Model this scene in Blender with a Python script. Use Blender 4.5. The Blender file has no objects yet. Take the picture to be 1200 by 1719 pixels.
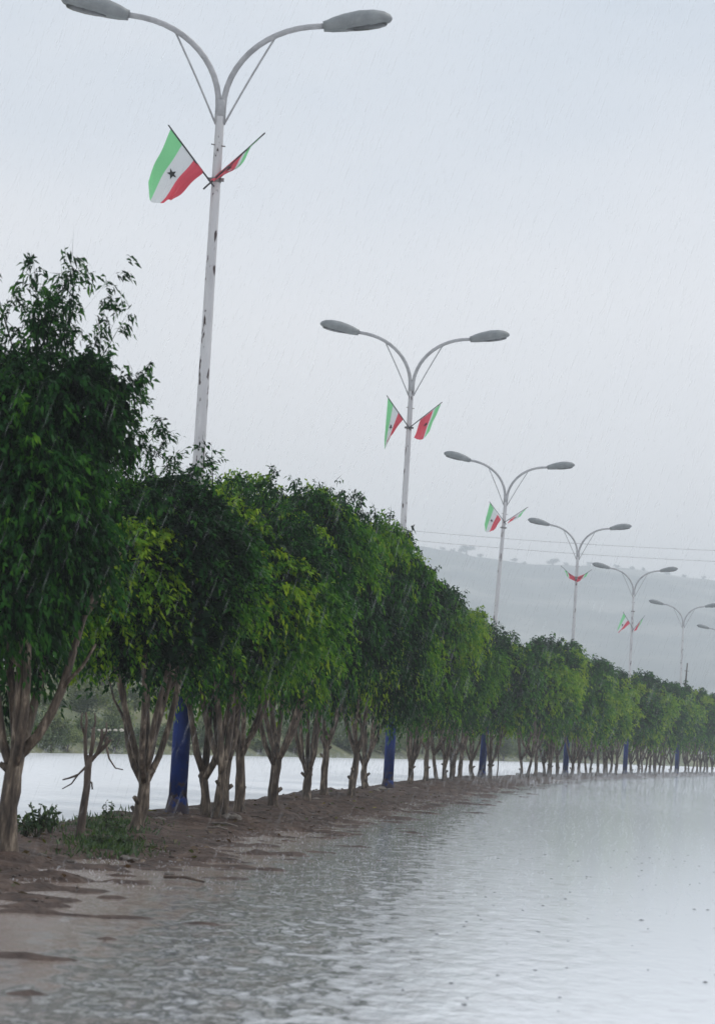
import bpy, bmesh, math, random
import numpy as np
from mathutils import Vector, Matrix, noise

S = bpy.context.scene
COL = S.collection
random.seed(7)
RNG = np.random.default_rng(11)

# ------------------------------------------------------------------ camera
FPX, ROLL, CAMH = 4700.0, math.radians(3.3), 1.12
PITCH = math.atan(375.0 / FPX)
F0 = Vector((0, math.cos(PITCH), math.sin(PITCH)))
U0 = Vector((0, -math.sin(PITCH), math.cos(PITCH)))
R0 = Vector((1, 0, 0))
CR = R0 * math.cos(ROLL) + U0 * math.sin(ROLL)
CU = U0 * math.cos(ROLL) - R0 * math.sin(ROLL)
CPOS = Vector((0, 0, CAMH))
cam = bpy.data.cameras.new('camera')
cam.sensor_fit = 'VERTICAL'
cam.sensor_height = 24.0
cam.lens = FPX / 1719.0 * 24.0
cam.clip_start = 0.5
cam.clip_end = 9000
cam.dof.use_dof = True
cam.dof.focus_distance = 50.0
cam.dof.aperture_fstop = 4.2
camo = bpy.data.objects.new('camera', cam)
COL.objects.link(camo)
m = Matrix((CR, CU, -F0)).transposed().to_4x4()
m.translation = CPOS
camo.matrix_world = m
S.camera = camo

# ------------------------------------------------------------------ world, sun, exposure
SUN_ELEV, SUN_AZ = math.radians(52), math.radians(60)      # azimuth measured from +Y towards +X
w = bpy.data.worlds.new('World')
S.world = w
w.use_nodes = True
nt = w.node_tree
nt.nodes.clear()
N = nt.nodes.new
out = N('ShaderNodeOutputWorld')
sky = N('ShaderNodeTexSky')
sky.sky_type = 'NISHITA'
sky.sun_disc = False
sky.sun_elevation = SUN_ELEV
sky.sun_rotation = SUN_AZ
sky.dust_density = 4.0
bg1 = N('ShaderNodeBackground')
bg1.inputs['Strength'].default_value = 0.08
nt.links.new(sky.outputs[0], bg1.inputs['Color'])
# cloud deck: a pale grey-blue blanket with very soft unevenness
tc = N('ShaderNodeTexCoord')
mp = N('ShaderNodeMapping')
mp.inputs['Scale'].default_value = (3.0, 3.0, 7.0)
nz = N('ShaderNodeTexNoise')
nz.inputs['Scale'].default_value = 2.6
nz.inputs['Detail'].default_value = 4
nz.inputs['Roughness'].default_value = 0.45
cr = N('ShaderNodeValToRGB')
cr.color_ramp.elements[0].position = 0.30
cr.color_ramp.elements[0].color = (0.49, 0.56, 0.645, 1)
cr.color_ramp.elements[1].position = 0.72
cr.color_ramp.elements[1].color = (0.63, 0.665, 0.715, 1)
bg2 = N('ShaderNodeBackground')
bg2.inputs['Strength'].default_value = 1.0
sx = N('ShaderNodeSeparateXYZ')
el = N('ShaderNodeMapRange'); el.interpolation_type = 'SMOOTHSTEP'
el.inputs['From Min'].default_value = 0.0; el.inputs['From Max'].default_value = 0.32
hz = N('ShaderNodeMix'); hz.data_type = 'RGBA'
hz.inputs[6].default_value = (1.04, 1.0, 0.995, 1)
mix = N('ShaderNodeMixShader')
mix.inputs[0].default_value = 0.92
L = nt.links.new
L(tc.outputs['Generated'], mp.inputs[0]); L(mp.outputs[0], nz.inputs[0]); L(nz.outputs['Fac'], cr.inputs[0])
L(tc.outputs['Generated'], sx.inputs[0]); L(sx.outputs['Z'], el.inputs['Value']); L(el.outputs[0], hz.inputs[0]); L(cr.outputs[0], hz.inputs[7])
L(hz.outputs[2], bg2.inputs['Color'])
L(bg1.outputs[0], mix.inputs[1]); L(bg2.outputs[0], mix.inputs[2]); L(mix.outputs[0], out.inputs[0])

sl = bpy.data.lights.new('sun', 'SUN')
sl.energy = 0.9
sl.angle = math.radians(28)
sl.color = (1.0, 0.97, 0.92)
so = bpy.data.objects.new('sun', sl)
COL.objects.link(so)
sd = Vector((math.sin(SUN_AZ) * math.cos(SUN_ELEV), math.cos(SUN_AZ) * math.cos(SUN_ELEV), math.sin(SUN_ELEV)))
so.rotation_euler = (-sd).to_track_quat('-Z', 'Y').to_euler()
so.location = (40, 30, 60)

S.view_settings.view_transform = 'Standard'
S.view_settings.look = 'None'
S.view_settings.exposure = 0.40
S.view_settings.gamma = 1.0
S.view_settings.use_curve_mapping = False
S.render.engine = 'CYCLES'
S.cycles.use_denoising = True
S.cycles.max_bounces = 8
S.cycles.diffuse_bounces = 3
S.cycles.transparent_max_bounces = 32
S.cycles.volume_bounces = 2
S.cycles.caustics_reflective = False
S.cycles.caustics_refractive = False

# ------------------------------------------------------------------ helpers
def ray(x, y):
    return F0 * FPX + CR * (x - 600.0) - CU * (y - 859.5)

def at_dist(x, y, Y):
    d = ray(x, y)
    return CPOS + d * (Y / d.y)

def on_ground(x, y, z=0.0):
    d = ray(x, y)
    return CPOS + d * ((z - CAMH) / d.z)

def project(p):
    q = Vector(p) - CPOS
    k = q.dot(F0)
    return 600 + FPX * q.dot(CR) / k, 859.5 - FPX * q.dot(CU) / k

def put(o, label=None, cat=None, group=None, kind=None):
    if label: o['label'] = label
    if cat: o['category'] = cat
    if group: o['group'] = group
    if kind: o['kind'] = kind
    return o

def empty(name, loc, rz=0.0):
    o = bpy.data.objects.new(name, None)
    o.empty_display_size = 0.3
    COL.objects.link(o)
    o.location = loc
    o.rotation_euler = (0, 0, rz)
    return o

def obj(name, me, parent=None):
    o = bpy.data.objects.new(name, me)
    COL.objects.link(o)
    if parent is not None:
        o.parent = parent
    return o

def mesh_from(name, verts, faces, mat, smooth=False):
    me = bpy.data.meshes.new(name)
    me.from_pydata([tuple(v) for v in verts], [], faces)
    me.materials.append(mat)
    if smooth:
        me.polygons.foreach_set('use_smooth', [True] * len(me.polygons))
    me.update()
    return me

def mesh_np(name, V, T, mat, attrs=None, smooth=False):
    """numpy triangles or quads (T is n x k) to a mesh"""
    me = bpy.data.meshes.new(name)
    n, k = T.shape
    me.vertices.add(len(V))
    me.vertices.foreach_set('co', V.astype(np.float32).ravel())
    me.loops.add(n * k)
    me.loops.foreach_set('vertex_index', T.astype(np.int32).ravel())
    me.polygons.add(n)
    me.polygons.foreach_set('loop_start', np.arange(0, n * k, k, dtype=np.int32))
    me.polygons.foreach_set('loop_total', np.full(n, k, dtype=np.int32))
    if smooth:
        me.polygons.foreach_set('use_smooth', np.ones(n, dtype=bool))
    for an, av in (attrs or {}).items():
        a = me.attributes.new(an, 'FLOAT', 'POINT')
        a.data.foreach_set('value', av.astype(np.float32))
    me.materials.append(mat)
    me.update(calc_edges=True)
    me.validate()
    return me

class MB:
    def __init__(self):
        self.v, self.f = [], []
    def add(self, vs, fs):
        b = len(self.v)
        self.v += [tuple(x) for x in vs]
        self.f += [tuple(i + b for i in q) for q in fs]
    def tube(self, pts, rad, n=8, cap=True, wob=0.0, flat=1.0):
        pts = [Vector(p) for p in pts]
        if not hasattr(rad, '__len__'):
            rad = [rad] * len(pts)
        vs, fs = [], []
        t0 = (pts[1] - pts[0]).normalized()
        ref = Vector((1, 0, 0)) if abs(t0.x) < 0.9 else Vector((0, 1, 0))
        a = (ref - t0 * ref.dot(t0)).normalized()
        for i, p in enumerate(pts):
            t = (pts[min(i + 1, len(pts) - 1)] - pts[max(i - 1, 0)]).normalized()
            a = (a - t * a.dot(t)).normalized()
            b = t.cross(a)
            for k in range(n):
                th = 2 * math.pi * k / n
                r = rad[i] * (1 + wob * noise.noise(p * 9 + Vector((math.cos(th) * 1.3, math.sin(th) * 1.3, 0))))
                vs.append(p + a * (r * math.cos(th)) + b * (r * math.sin(th) * flat))
        for i in range(len(pts) - 1):
            for k in range(n):
                k2 = (k + 1) % n
                fs.append((i * n + k, i * n + k2, (i + 1) * n + k2, (i + 1) * n + k))
        if cap:
            fs.append(tuple(range(n - 1, -1, -1)))
            fs.append(tuple((len(pts) - 1) * n + k for k in range(n)))
        self.add(vs, fs)
        return self
    def box(self, c, s):
        x, y, z = c
        a, b, d = s[0] / 2, s[1] / 2, s[2] / 2
        vs = [(x + i * a, y + j * b, z + k * d) for i in (-1, 1) for j in (-1, 1) for k in (-1, 1)]
        self.add(vs, [(0, 1, 3, 2), (4, 6, 7, 5), (0, 4, 5, 1), (2, 3, 7, 6), (0, 2, 6, 4), (1, 5, 7, 3)])
        return self
    def mesh(self, name, mat, smooth=True):
        return mesh_from(name, self.v, self.f, mat, smooth)

# ------------------------------------------------------------------ materials
def mat(name):
    mt = bpy.data.materials.new(name)
    mt.use_nodes = True
    nt = mt.node_tree
    bs = nt.nodes['Principled BSDF']
    return mt, nt, bs

def nd(nt, typ, **kw):
    n = nt.nodes.new(typ)
    for k, v in kw.items():
        if k.startswith('i_'):
            n.inputs[k[2:].replace('_', ' ')].default_value = v
        else:
            setattr(n, k, v)
    return n

def ramp(nt, stops, fac=None):
    r = nt.nodes.new('ShaderNodeValToRGB')
    e = r.color_ramp.elements
    while len(e) < len(stops):
        e.new(0.5)
    for q, (p, c) in zip(e, stops):
        q.position = p
        q.color = (c[0], c[1], c[2], 1)
    if fac is not None:
        nt.links.new(fac, r.inputs[0])
    return r

def noisy(name, stops, scale=5.0, detail=5.0, rough=0.8, stretch=(1, 1, 1), bump=0.0, bscale=None, spec=0.5, coord='Object', randomize=False):
    mt, nt, bs = mat(name)
    tc = nd(nt, 'ShaderNodeTexCoord')
    mp = nd(nt, 'ShaderNodeMapping')
    mp.inputs['Scale'].default_value = stretch
    nt.links.new(tc.outputs[coord], mp.inputs[0])
    if randomize:
        oi = nd(nt, 'ShaderNodeObjectInfo')
        mu = nd(nt, 'ShaderNodeMath', operation='MULTIPLY')
        mu.inputs[1].default_value = 37.0
        nt.links.new(oi.outputs['Random'], mu.inputs[0])
        nt.links.new(mu.outputs[0], mp.inputs['Location'])
    nz = nd(nt, 'ShaderNodeTexNoise', i_Scale=scale, i_Detail=detail, i_Roughness=0.62)
    nt.links.new(mp.outputs[0], nz.inputs[0])
    r = ramp(nt, stops, nz.outputs['Fac'])
    nt.links.new(r.outputs[0], bs.inputs['Base Color'])
    bs.inputs['Roughness'].default_value = rough
    bs.inputs['Specular IOR Level'].default_value = spec
    if bump:
        n2 = nd(nt, 'ShaderNodeTexNoise', i_Scale=bscale or scale * 3, i_Detail=6.0)
        nt.links.new(mp.outputs[0], n2.inputs[0])
        bm = nd(nt, 'ShaderNodeBump', i_Strength=1.0, i_Distance=bump)
        nt.links.new(n2.outputs['Fac'], bm.inputs['Height'])
        nt.links.new(bm.outputs[0], bs.inputs['Normal'])
    return mt

def leaf_material(name, stops, trans=0.35, rough=0.5, spec=0.5):
    mt, nt, bs = mat(name)
    at = nd(nt, 'ShaderNodeAttribute', attribute_name='tint')
    r = ramp(nt, stops, at.outputs['Fac'])
    bs.inputs['Roughness'].default_value = rough
    bs.inputs['Specular IOR Level'].default_value = spec
    nt.links.new(r.outputs[0], bs.inputs['Base Color'])
    tl = nd(nt, 'ShaderNodeBsdfTranslucent')
    mx = nd(nt, 'ShaderNodeMix', data_type='RGBA', blend_type='MULTIPLY')
    mx.inputs[0].default_value = 1.0
    nt.links.new(r.outputs[0], mx.inputs[6])
    mx.inputs[7].default_value = (1.5, 1.35, 0.6, 1)
    nt.links.new(mx.outputs[2], tl.inputs['Color'])
    ms = nd(nt, 'ShaderNodeMixShader')
    ms.inputs[0].default_value = trans
    nt.links.new(bs.outputs[0], ms.inputs[1])
    nt.links.new(tl.outputs[0], ms.inputs[2])
    nt.links.new(ms.outputs[0], nt.nodes['Material Output'].inputs['Surface'])
    return mt

def water_material(name, base_stops, rough, amps, calm0=1.0):
    """standing rain water on a road: dark bed under a rippled, reflecting film; tint = silt is in the water"""
    mt, nt, bs = mat(name)
    tc = nd(nt, 'ShaderNodeTexCoord')
    at = nd(nt, 'ShaderNodeAttribute', attribute_name='tint')
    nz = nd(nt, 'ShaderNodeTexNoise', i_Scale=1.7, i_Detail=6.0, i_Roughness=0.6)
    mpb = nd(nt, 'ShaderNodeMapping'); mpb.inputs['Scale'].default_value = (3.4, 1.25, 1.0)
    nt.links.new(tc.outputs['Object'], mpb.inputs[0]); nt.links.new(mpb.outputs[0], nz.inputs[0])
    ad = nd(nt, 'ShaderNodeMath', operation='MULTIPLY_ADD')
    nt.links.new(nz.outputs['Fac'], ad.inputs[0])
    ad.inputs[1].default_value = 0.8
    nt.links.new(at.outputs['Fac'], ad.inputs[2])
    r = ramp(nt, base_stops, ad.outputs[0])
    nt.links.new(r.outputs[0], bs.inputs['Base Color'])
    bs.inputs['Roughness'].default_value = rough
    bs.inputs['IOR'].default_value = 1.333
    mp = nd(nt, 'ShaderNodeMapping')
    mp.inputs['Scale'].default_value = (1.0, 0.42, 1.0)
    nt.links.new(tc.outputs['Object'], mp.inputs[0])
    calm = nd(nt, 'ShaderNodeMapRange')          # beaten up near the median, calmer in the open lane
    calm.inputs['From Min'].default_value = 0.0; calm.inputs['From Max'].default_value = 0.38
    calm.inputs['To Min'].default_value = calm0; calm.inputs['To Max'].default_value = 1.0
    nt.links.new(at.outputs['Fac'], calm.inputs['Value'])
    last = None
    for (sc, det, dist) in amps:
        n2 = nd(nt, 'ShaderNodeTexNoise', i_Scale=sc, i_Detail=det, i_Roughness=0.6)
        nt.links.new(mp.outputs[0], n2.inputs[0])
        bm = nd(nt, 'ShaderNodeBump', i_Strength=1.0, i_Distance=dist)
        nt.links.new(calm.outputs[0], bm.inputs['Strength'])
        nt.links.new(n2.outputs['Fac'], bm.inputs['Height'])
        if last is not None:
            nt.links.new(last.outputs[0], bm.inputs['Normal'])
        last = bm
    nt.links.new(last.outputs[0], bs.inputs['Normal'])
    return mt

M = {}
M['earth'] = noisy('wet_earth', [(0.3, (0.055, 0.036, 0.028)), (0.5, (0.10, 0.066, 0.050)), (0.72, (0.17, 0.12, 0.095))], 3.0, 8, 0.55, bump=0.03, bscale=14)
M['soil'] = noisy('wet_soil', [(0.3, (0.026, 0.015, 0.011)), (0.52, (0.066, 0.040, 0.029)), (0.75, (0.135, 0.092, 0.070))], 5.0, 8, 0.62, bump=0.05, bscale=16, spec=0.25)
M['field'] = noisy('field', [(0.3, (0.07, 0.075, 0.05)), (0.7, (0.14, 0.13, 0.09))], 0.02, 6, 0.9)
M['bank'] = noisy('bank_grass', [(0.32, (0.06, 0.085, 0.035)), (0.5, (0.13, 0.14, 0.06)), (0.7, (0.23, 0.21, 0.10))], 0.35, 8, 0.9, bump=0.15, bscale=4)
M['hill'] = noisy('hill', [(0.38, (0.05, 0.065, 0.05)), (0.5, (0.13, 0.14, 0.11)), (0.62, (0.32, 0.31, 0.26))], 0.009, 9, 0.95)
M['bark'] = noisy('bark', [(0.34, (0.026, 0.018, 0.013)), (0.48, (0.09, 0.066, 0.047)), (0.56, (0.14, 0.105, 0.075)), (0.66, (0.33, 0.265, 0.20))], 22, 7, 0.75, (1, 1, 0.2), 0.02, 40, randomize=True)
M['dead_wood'] = noisy('dead_wood', [(0.33, (0.04, 0.028, 0.022)), (0.66, (0.14, 0.10, 0.075))], 16, 6, 0.75, (1, 1, 0.22), 0.012, 34)
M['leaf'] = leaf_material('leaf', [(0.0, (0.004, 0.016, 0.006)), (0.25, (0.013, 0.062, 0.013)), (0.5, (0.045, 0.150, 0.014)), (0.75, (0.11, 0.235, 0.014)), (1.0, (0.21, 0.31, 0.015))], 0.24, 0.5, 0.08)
M['shrub'] = leaf_material('shrub_leaf', [(0.0, (0.045, 0.075, 0.03)), (0.5, (0.10, 0.15, 0.055)), (1.0, (0.20, 0.23, 0.085))], 0.25)
M['hill_tree'] = leaf_material('hill_tree_leaf', [(0.0, (0.03, 0.045, 0.03)), (1.0, (0.06, 0.08, 0.05))], 0.2)
M['weed'] = leaf_material('weed_leaf', [(0.0, (0.012, 0.03, 0.012)), (0.5, (0.03, 0.07, 0.02)), (1.0, (0.07, 0.13, 0.03))], 0.25)
M['crumb'] = noisy('crumb', [(0.3, (0.03, 0.02, 0.015)), (0.55, (0.08, 0.055, 0.042)), (0.75, (0.2, 0.165, 0.14))], 4, 4, 0.55)
M['litter'] = leaf_material('leaf_litter', [(0.0, (0.04, 0.022, 0.012)), (0.6, (0.11, 0.065, 0.03)), (0.9, (0.06, 0.09, 0.02)), (1.0, (0.25, 0.2, 0.04))], 0.1)
M['stone'] = noisy('stone', [(0.3, (0.10, 0.08, 0.065)), (0.7, (0.27, 0.23, 0.19))], 9, 6, 0.5, bump=0.02)
M['pale_stone'] = noisy('pale_stone', [(0.3, (0.38, 0.34, 0.27)), (0.7, (0.6, 0.56, 0.48))], 6, 6, 0.7, bump=0.02)
M['blue'] = noisy('blue_paint', [(0.3, (0.002, 0.012, 0.075)), (0.55, (0.004, 0.024, 0.15)), (0.8, (0.012, 0.042, 0.20))], 6, 6, 0.6, (1, 1, 0.3), spec=0.2)
nt = M['blue'].node_tree; bs = nt.nodes['Principled BSDF']
base_in = bs.inputs['Base Color'].links[0].from_socket
tc = nd(nt, 'ShaderNodeTexCoord'); sx = nd(nt, 'ShaderNodeSeparateXYZ')
nt.links.new(tc.outputs['Object'], sx.inputs[0])
n1 = nd(nt, 'ShaderNodeTexNoise', i_Scale=9.0, i_Detail=6.0); nt.links.new(tc.outputs['Object'], n1.inputs[0])
mr = nd(nt, 'ShaderNodeMapRange'); mr.inputs['From Min'].default_value = -0.1; mr.inputs['From Max'].default_value = 0.7
mr.inputs['To Min'].default_value = 0.34; mr.inputs['To Max'].default_value = -0.12
nt.links.new(sx.outputs['Z'], mr.inputs['Value'])
ad = nd(nt, 'ShaderNodeMath', operation='ADD'); nt.links.new(n1.outputs['Fac'], ad.inputs[0]); nt.links.new(mr.outputs[0], ad.inputs[1])
k = ramp(nt, [(0.60, (0, 0, 0)), (0.70, (0.85, 0.85, 0.85))], ad.outputs[0])
mx = nd(nt, 'ShaderNodeMix', data_type='RGBA')
nt.links.new(k.outputs[0], mx.inputs[0]); nt.links.new(base_in, mx.inputs[6]); mx.inputs[7].default_value = (0.06, 0.042, 0.034, 1)
nt.links.new(mx.outputs[2], bs.inputs['Base Color'])
M['arm'] = noisy('galvanised_paint', [(0.3, (0.30, 0.30, 0.31)), (0.7, (0.46, 0.46, 0.47))], 8, 5, 0.45)
M['head'] = noisy('lamp_housing', [(0.3, (0.18, 0.195, 0.20)), (0.7, (0.27, 0.285, 0.29))], 7, 5, 0.5)
M['lens'] = noisy('lamp_glass', [(0.3, (0.05, 0.055, 0.058)), (0.7, (0.11, 0.115, 0.12))], 9, 5, 0.25)
M['rod'] = noisy('dark_staff', [(0.3, (0.03, 0.03, 0.035)), (0.7, (0.07, 0.07, 0.075))], 12, 4, 0.6)
M['wire'] = noisy('wire', [(0.3, (0.28, 0.28, 0.29)), (0.7, (0.34, 0.34, 0.35))], 1, 2, 0.7)
M['post'] = noisy('weathered_post', [(0.3, (0.09, 0.08, 0.075)), (0.7, (0.16, 0.14, 0.13))], 3, 5, 0.8)
M['metal'] = noisy('clamp_metal', [(0.3, (0.16, 0.15, 0.15)), (0.7, (0.30, 0.29, 0.28))], 20, 5, 0.55)

def pole_paint():
    mt, nt, bs = mat('rusty_white_paint')
    tc = nd(nt, 'ShaderNodeTexCoord'); oi = nd(nt, 'ShaderNodeObjectInfo')
    mp = nd(nt, 'ShaderNodeMapping'); mp.inputs['Scale'].default_value = (1, 1, 0.28)
    mu = nd(nt, 'ShaderNodeMath', operation='MULTIPLY'); mu.inputs[1].default_value = 53.0
    nt.links.new(oi.outputs['Random'], mu.inputs[0]); nt.links.new(mu.outputs[0], mp.inputs['Location'])
    nt.links.new(tc.outputs['Object'], mp.inputs[0])
    n1 = nd(nt, 'ShaderNodeTexNoise', i_Scale=15.0, i_Detail=4.0, i_Roughness=0.55)
    nt.links.new(mp.outputs[0], n1.inputs[0])
    n2 = nd(nt, 'ShaderNodeTexNoise', i_Scale=5.0, i_Detail=5.0)
    nt.links.new(mp.outputs[0], n2.inputs[0])
    c = ramp(nt, [(0.3, (0.46, 0.45, 0.46)), (0.7, (0.62, 0.61, 0.61))], n2.outputs['Fac'])
    k = ramp(nt, [(0.612, (0, 0, 0)), (0.635, (1, 1, 1))], n1.outputs['Fac'])
    mx = nd(nt, 'ShaderNodeMix', data_type='RGBA')
    nt.links.new(k.outputs[0], mx.inputs[0]); nt.links.new(c.outputs[0], mx.inputs[6])
    mx.inputs[7].default_value = (0.045, 0.026, 0.024, 1)
    nt.links.new(mx.outputs[2], bs.inputs['Base Color'])
    bs.inputs['Roughness'].default_value = 0.5
    return mt
M['pole'] = pole_paint()

def cloth(name, c, tr):
    mt, nt, bs = mat(name)
    tc = nd(nt, 'ShaderNodeTexCoord')
    nz = nd(nt, 'ShaderNodeTexNoise', i_Scale=220.0, i_Detail=2.0)
    nt.links.new(tc.outputs['Object'], nz.inputs[0])
    r = ramp(nt, [(0.3, [q * 0.85 for q in c]), (0.7, c)], nz.outputs['Fac'])
    nt.links.new(r.outputs[0], bs.inputs['Base Color'])
    bs.inputs['Roughness'].default_value = 0.7
    tl = nd(nt, 'ShaderNodeBsdfTranslucent')
    nt.links.new(r.outputs[0], tl.inputs['Color'])
    ms = nd(nt, 'ShaderNodeMixShader'); ms.inputs[0].default_value = tr
    nt.links.new(bs.outputs[0], ms.inputs[1]); nt.links.new(tl.outputs[0], ms.inputs[2])
    nt.links.new(ms.outputs[0], nt.nodes['Material Output'].inputs['Surface'])
    return mt
M['green'] = cloth('green_cloth', (0.27, 0.72, 0.34), 0.55)
M['white'] = cloth('white_cloth', (0.76, 0.78, 0.79), 0.45)
M['red'] = cloth('red_cloth', (0.76, 0.11, 0.15), 0.5)
M['black'] = cloth('black_cloth', (0.03, 0.03, 0.03), 0.1)

ROAD_STOPS = [(0.50, (0.82, 0.84, 0.87)), (0.60, (0.70, 0.71, 0.73)), (0.72, (0.55, 0.55, 0.56)), (0.765, (0.09, 0.09, 0.095)), (0.815, (0.46, 0.45, 0.44)), (0.87, (0.14, 0.13, 0.125)), (0.93, (0.36, 0.325, 0.31)), (1.0, (0.29, 0.225, 0.195))]  # dark stops: wet strip, with tree reflection painted into the bed colour
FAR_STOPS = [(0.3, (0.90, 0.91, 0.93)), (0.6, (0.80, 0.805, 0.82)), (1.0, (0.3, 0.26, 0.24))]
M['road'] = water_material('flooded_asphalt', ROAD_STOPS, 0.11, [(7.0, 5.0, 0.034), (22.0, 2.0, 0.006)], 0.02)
M['road2'] = water_material('flooded_far_carriageway', FAR_STOPS, 0.24, [(2.6, 4.0, 0.045), (18.0, 3.0, 0.006)])

def rain_mat(name, alpha, c):
    mt, nt, bs = mat(name)
    nt.nodes.remove(bs)
    tp = nd(nt, 'ShaderNodeBsdfTransparent')
    df = nd(nt, 'ShaderNodeBsdfDiffuse'); df.inputs['Color'].default_value = (*c, 1)
    tl = nd(nt, 'ShaderNodeBsdfTranslucent'); tl.inputs['Color'].default_value = (*c, 1)
    m1 = nd(nt, 'ShaderNodeMixShader'); m1.inputs[0].default_value = 0.5
    nt.links.new(df.outputs[0], m1.inputs[1]); nt.links.new(tl.outputs[0], m1.inputs[2])
    m2 = nd(nt, 'ShaderNodeMixShader'); m2.inputs[0].default_value = alpha
    nt.links.new(tp.outputs[0], m2.inputs[1]); nt.links.new(m1.outputs[0], m2.inputs[2])
    nt.links.new(m2.outputs[0], nt.nodes['Material Output'].inputs['Surface'])
    return mt
M['rain'] = rain_mat('rain_water', 0.08, (0.96, 0.97, 0.98))
M['spray'] = rain_mat('spray_mist', 0.045, (0.88, 0.9, 0.93))
M['splash'] = rain_mat('splash_water', 0.40, (0.85, 0.87, 0.9))
mt, nt_, bs = mat('bubble_film')
bs.inputs['Base Color'].default_value = (0.17, 0.175, 0.185, 1); bs.inputs['Roughness'].default_value = 0.2; bs.inputs['IOR'].default_value = 1.2
M['bubble'] = mt

# ------------------------------------------------------------------ the line of the median (world metres)
KN = [(-40, -6.2), (0, -4.1), (8, -3.6), (20, -2.95), (33.2, -1.85), (58.5, 1.05), (84.7, 4.25), (107.1, 8.2), (129.9, 12.95), (157, 18.6), (182, 24.3), (230, 36.5), (300, 56)]
KX = np.array([k[0] for k in KN], float); KV = np.array([k[1] for k in KN], float)
KD = np.gradient(KV, KX)
def centre(Y):
    Y = np.asarray(Y, float)
    i = np.clip(np.searchsorted(KX, Y) - 1, 0, len(KX) - 2)
    h = KX[i + 1] - KX[i]; t = (Y - KX[i]) / h
    return ((2*t**3 - 3*t**2 + 1) * KV[i] + (t**3 - 2*t**2 + t) * h * KD[i] + (-2*t**3 + 3*t**2) * KV[i+1] + (t**3 - t**2) * h * KD[i+1])

def soil_height(s, Y):
    p = Vector((s, Y, 0.0))
    right = 0.55 + 0.6 * min(1, max(0, (Y - 16.5) / 9)) + 0.38 * noise.noise(Vector((3.1, Y * 0.22, 0))) + 0.2 * noise.noise(Vector((5.1, Y * 0.9, 0)))
    if Y > 75: right -= min(0.45, (Y - 75) / 80)
    left = 0.75 + 0.3 * noise.noise(Vector((8.7, Y * 0.3, 0)))
    e = min((s + left) / 0.55, (right + .25 - s) / 2.1)
    e = max(-1.0, min(1.0, e))
    e = e * (1.5 - 0.5 * e * e) if e > 0 else e
    h = 0.085 * e + 0.08 * noise.fractal(p * 1.7, 1.0, 2.0, 4) + 0.022 * noise.fractal(p * 5.0, 0.8, 2.0, 3)
    return max(-0.09, h)

# ------------------------------------------------------------------ structure: ground, carriageways, median, far bank, hill
xs = np.linspace(-2900, 2900, 41); ys = np.linspace(-120, 3400, 31)
GX, GY = np.meshgrid(xs, ys)
V = np.stack([GX.ravel(), GY.ravel(), np.full(GX.size, -0.16)], 1)
def grid_faces(nr, nc):
    a = (np.arange(nr - 1)[:, None] * nc + np.arange(nc - 1)[None, :]).ravel()
    return np.stack([a, a + 1, a + nc + 1, a + nc], 1)
put(obj('ground', mesh_np('ground', V, grid_faces(31, 41), M['field'])), kind='structure')

def strip(name, s0, s1, Ys, ns, material, tint=None, z=0.0, kind='structure', height=None, smooth=True):
    ss = np.linspace(s0, s1, ns)
    V, t = [], []
    cx = centre(Ys)
    for Y, c in zip(Ys, cx):
        for s in ss:
            V.append((c + s, Y, z if height is None else height(s, Y)))
            t.append(0.0 if tint is None else tint(s, Y))
    me = mesh_np(name, np.array(V), grid_faces(len(Ys), ns), material, {'tint': np.array(t)}, smooth)
    return put(obj(name, me), kind=kind)

def silt_and_reflection(s, Y):
    # 1 = muddy water by the median, about 0.4 = dark wet strip with the trees' reflection painted in, 0 = pale rain-beaten water beyond it
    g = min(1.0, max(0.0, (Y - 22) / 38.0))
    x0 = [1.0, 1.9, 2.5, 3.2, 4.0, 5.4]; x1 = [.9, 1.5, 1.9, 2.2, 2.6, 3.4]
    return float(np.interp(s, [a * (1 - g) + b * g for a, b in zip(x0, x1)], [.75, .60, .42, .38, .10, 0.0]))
Yr = np.concatenate([np.arange(-40, 60, 1.5), np.arange(60, 300, 4.0)])
strip('road', 0.3, 17.0, Yr, 60, M['road'], silt_and_reflection)
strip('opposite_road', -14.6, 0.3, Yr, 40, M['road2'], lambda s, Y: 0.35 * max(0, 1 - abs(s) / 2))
Ym = np.concatenate([np.arange(6, 45, 0.10), np.arange(45, 90, 0.25), np.arange(90, 300, 1.0)])
strip('median_soil', -1.5, 3.1, Ym, 47, M['soil'], height=soil_height)

def bank_height(s, Y):
    u = -s - 14.3
    h = 3.4 * (1 - math.exp(-max(0, u) / 7.0)) + 0.02 * u
    return -0.12 + h + 0.35 * min(1, u / 3) * noise.fractal(Vector((s * .3, Y * .3, 2)), 1, 2, 4)
Yb = np.arange(20, 300, 1.6)
strip('far_bank', -60, -14.3, Yb, 60, M['bank'], height=bank_height)
# low earth on the road's other side, beyond the frame
strip('road_verge', 17.0, 60, np.arange(-40, 300, 5.0), 12, M['earth'], height=lambda s, Y: -0.02 + 0.05 * (s - 17) / 6)

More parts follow.
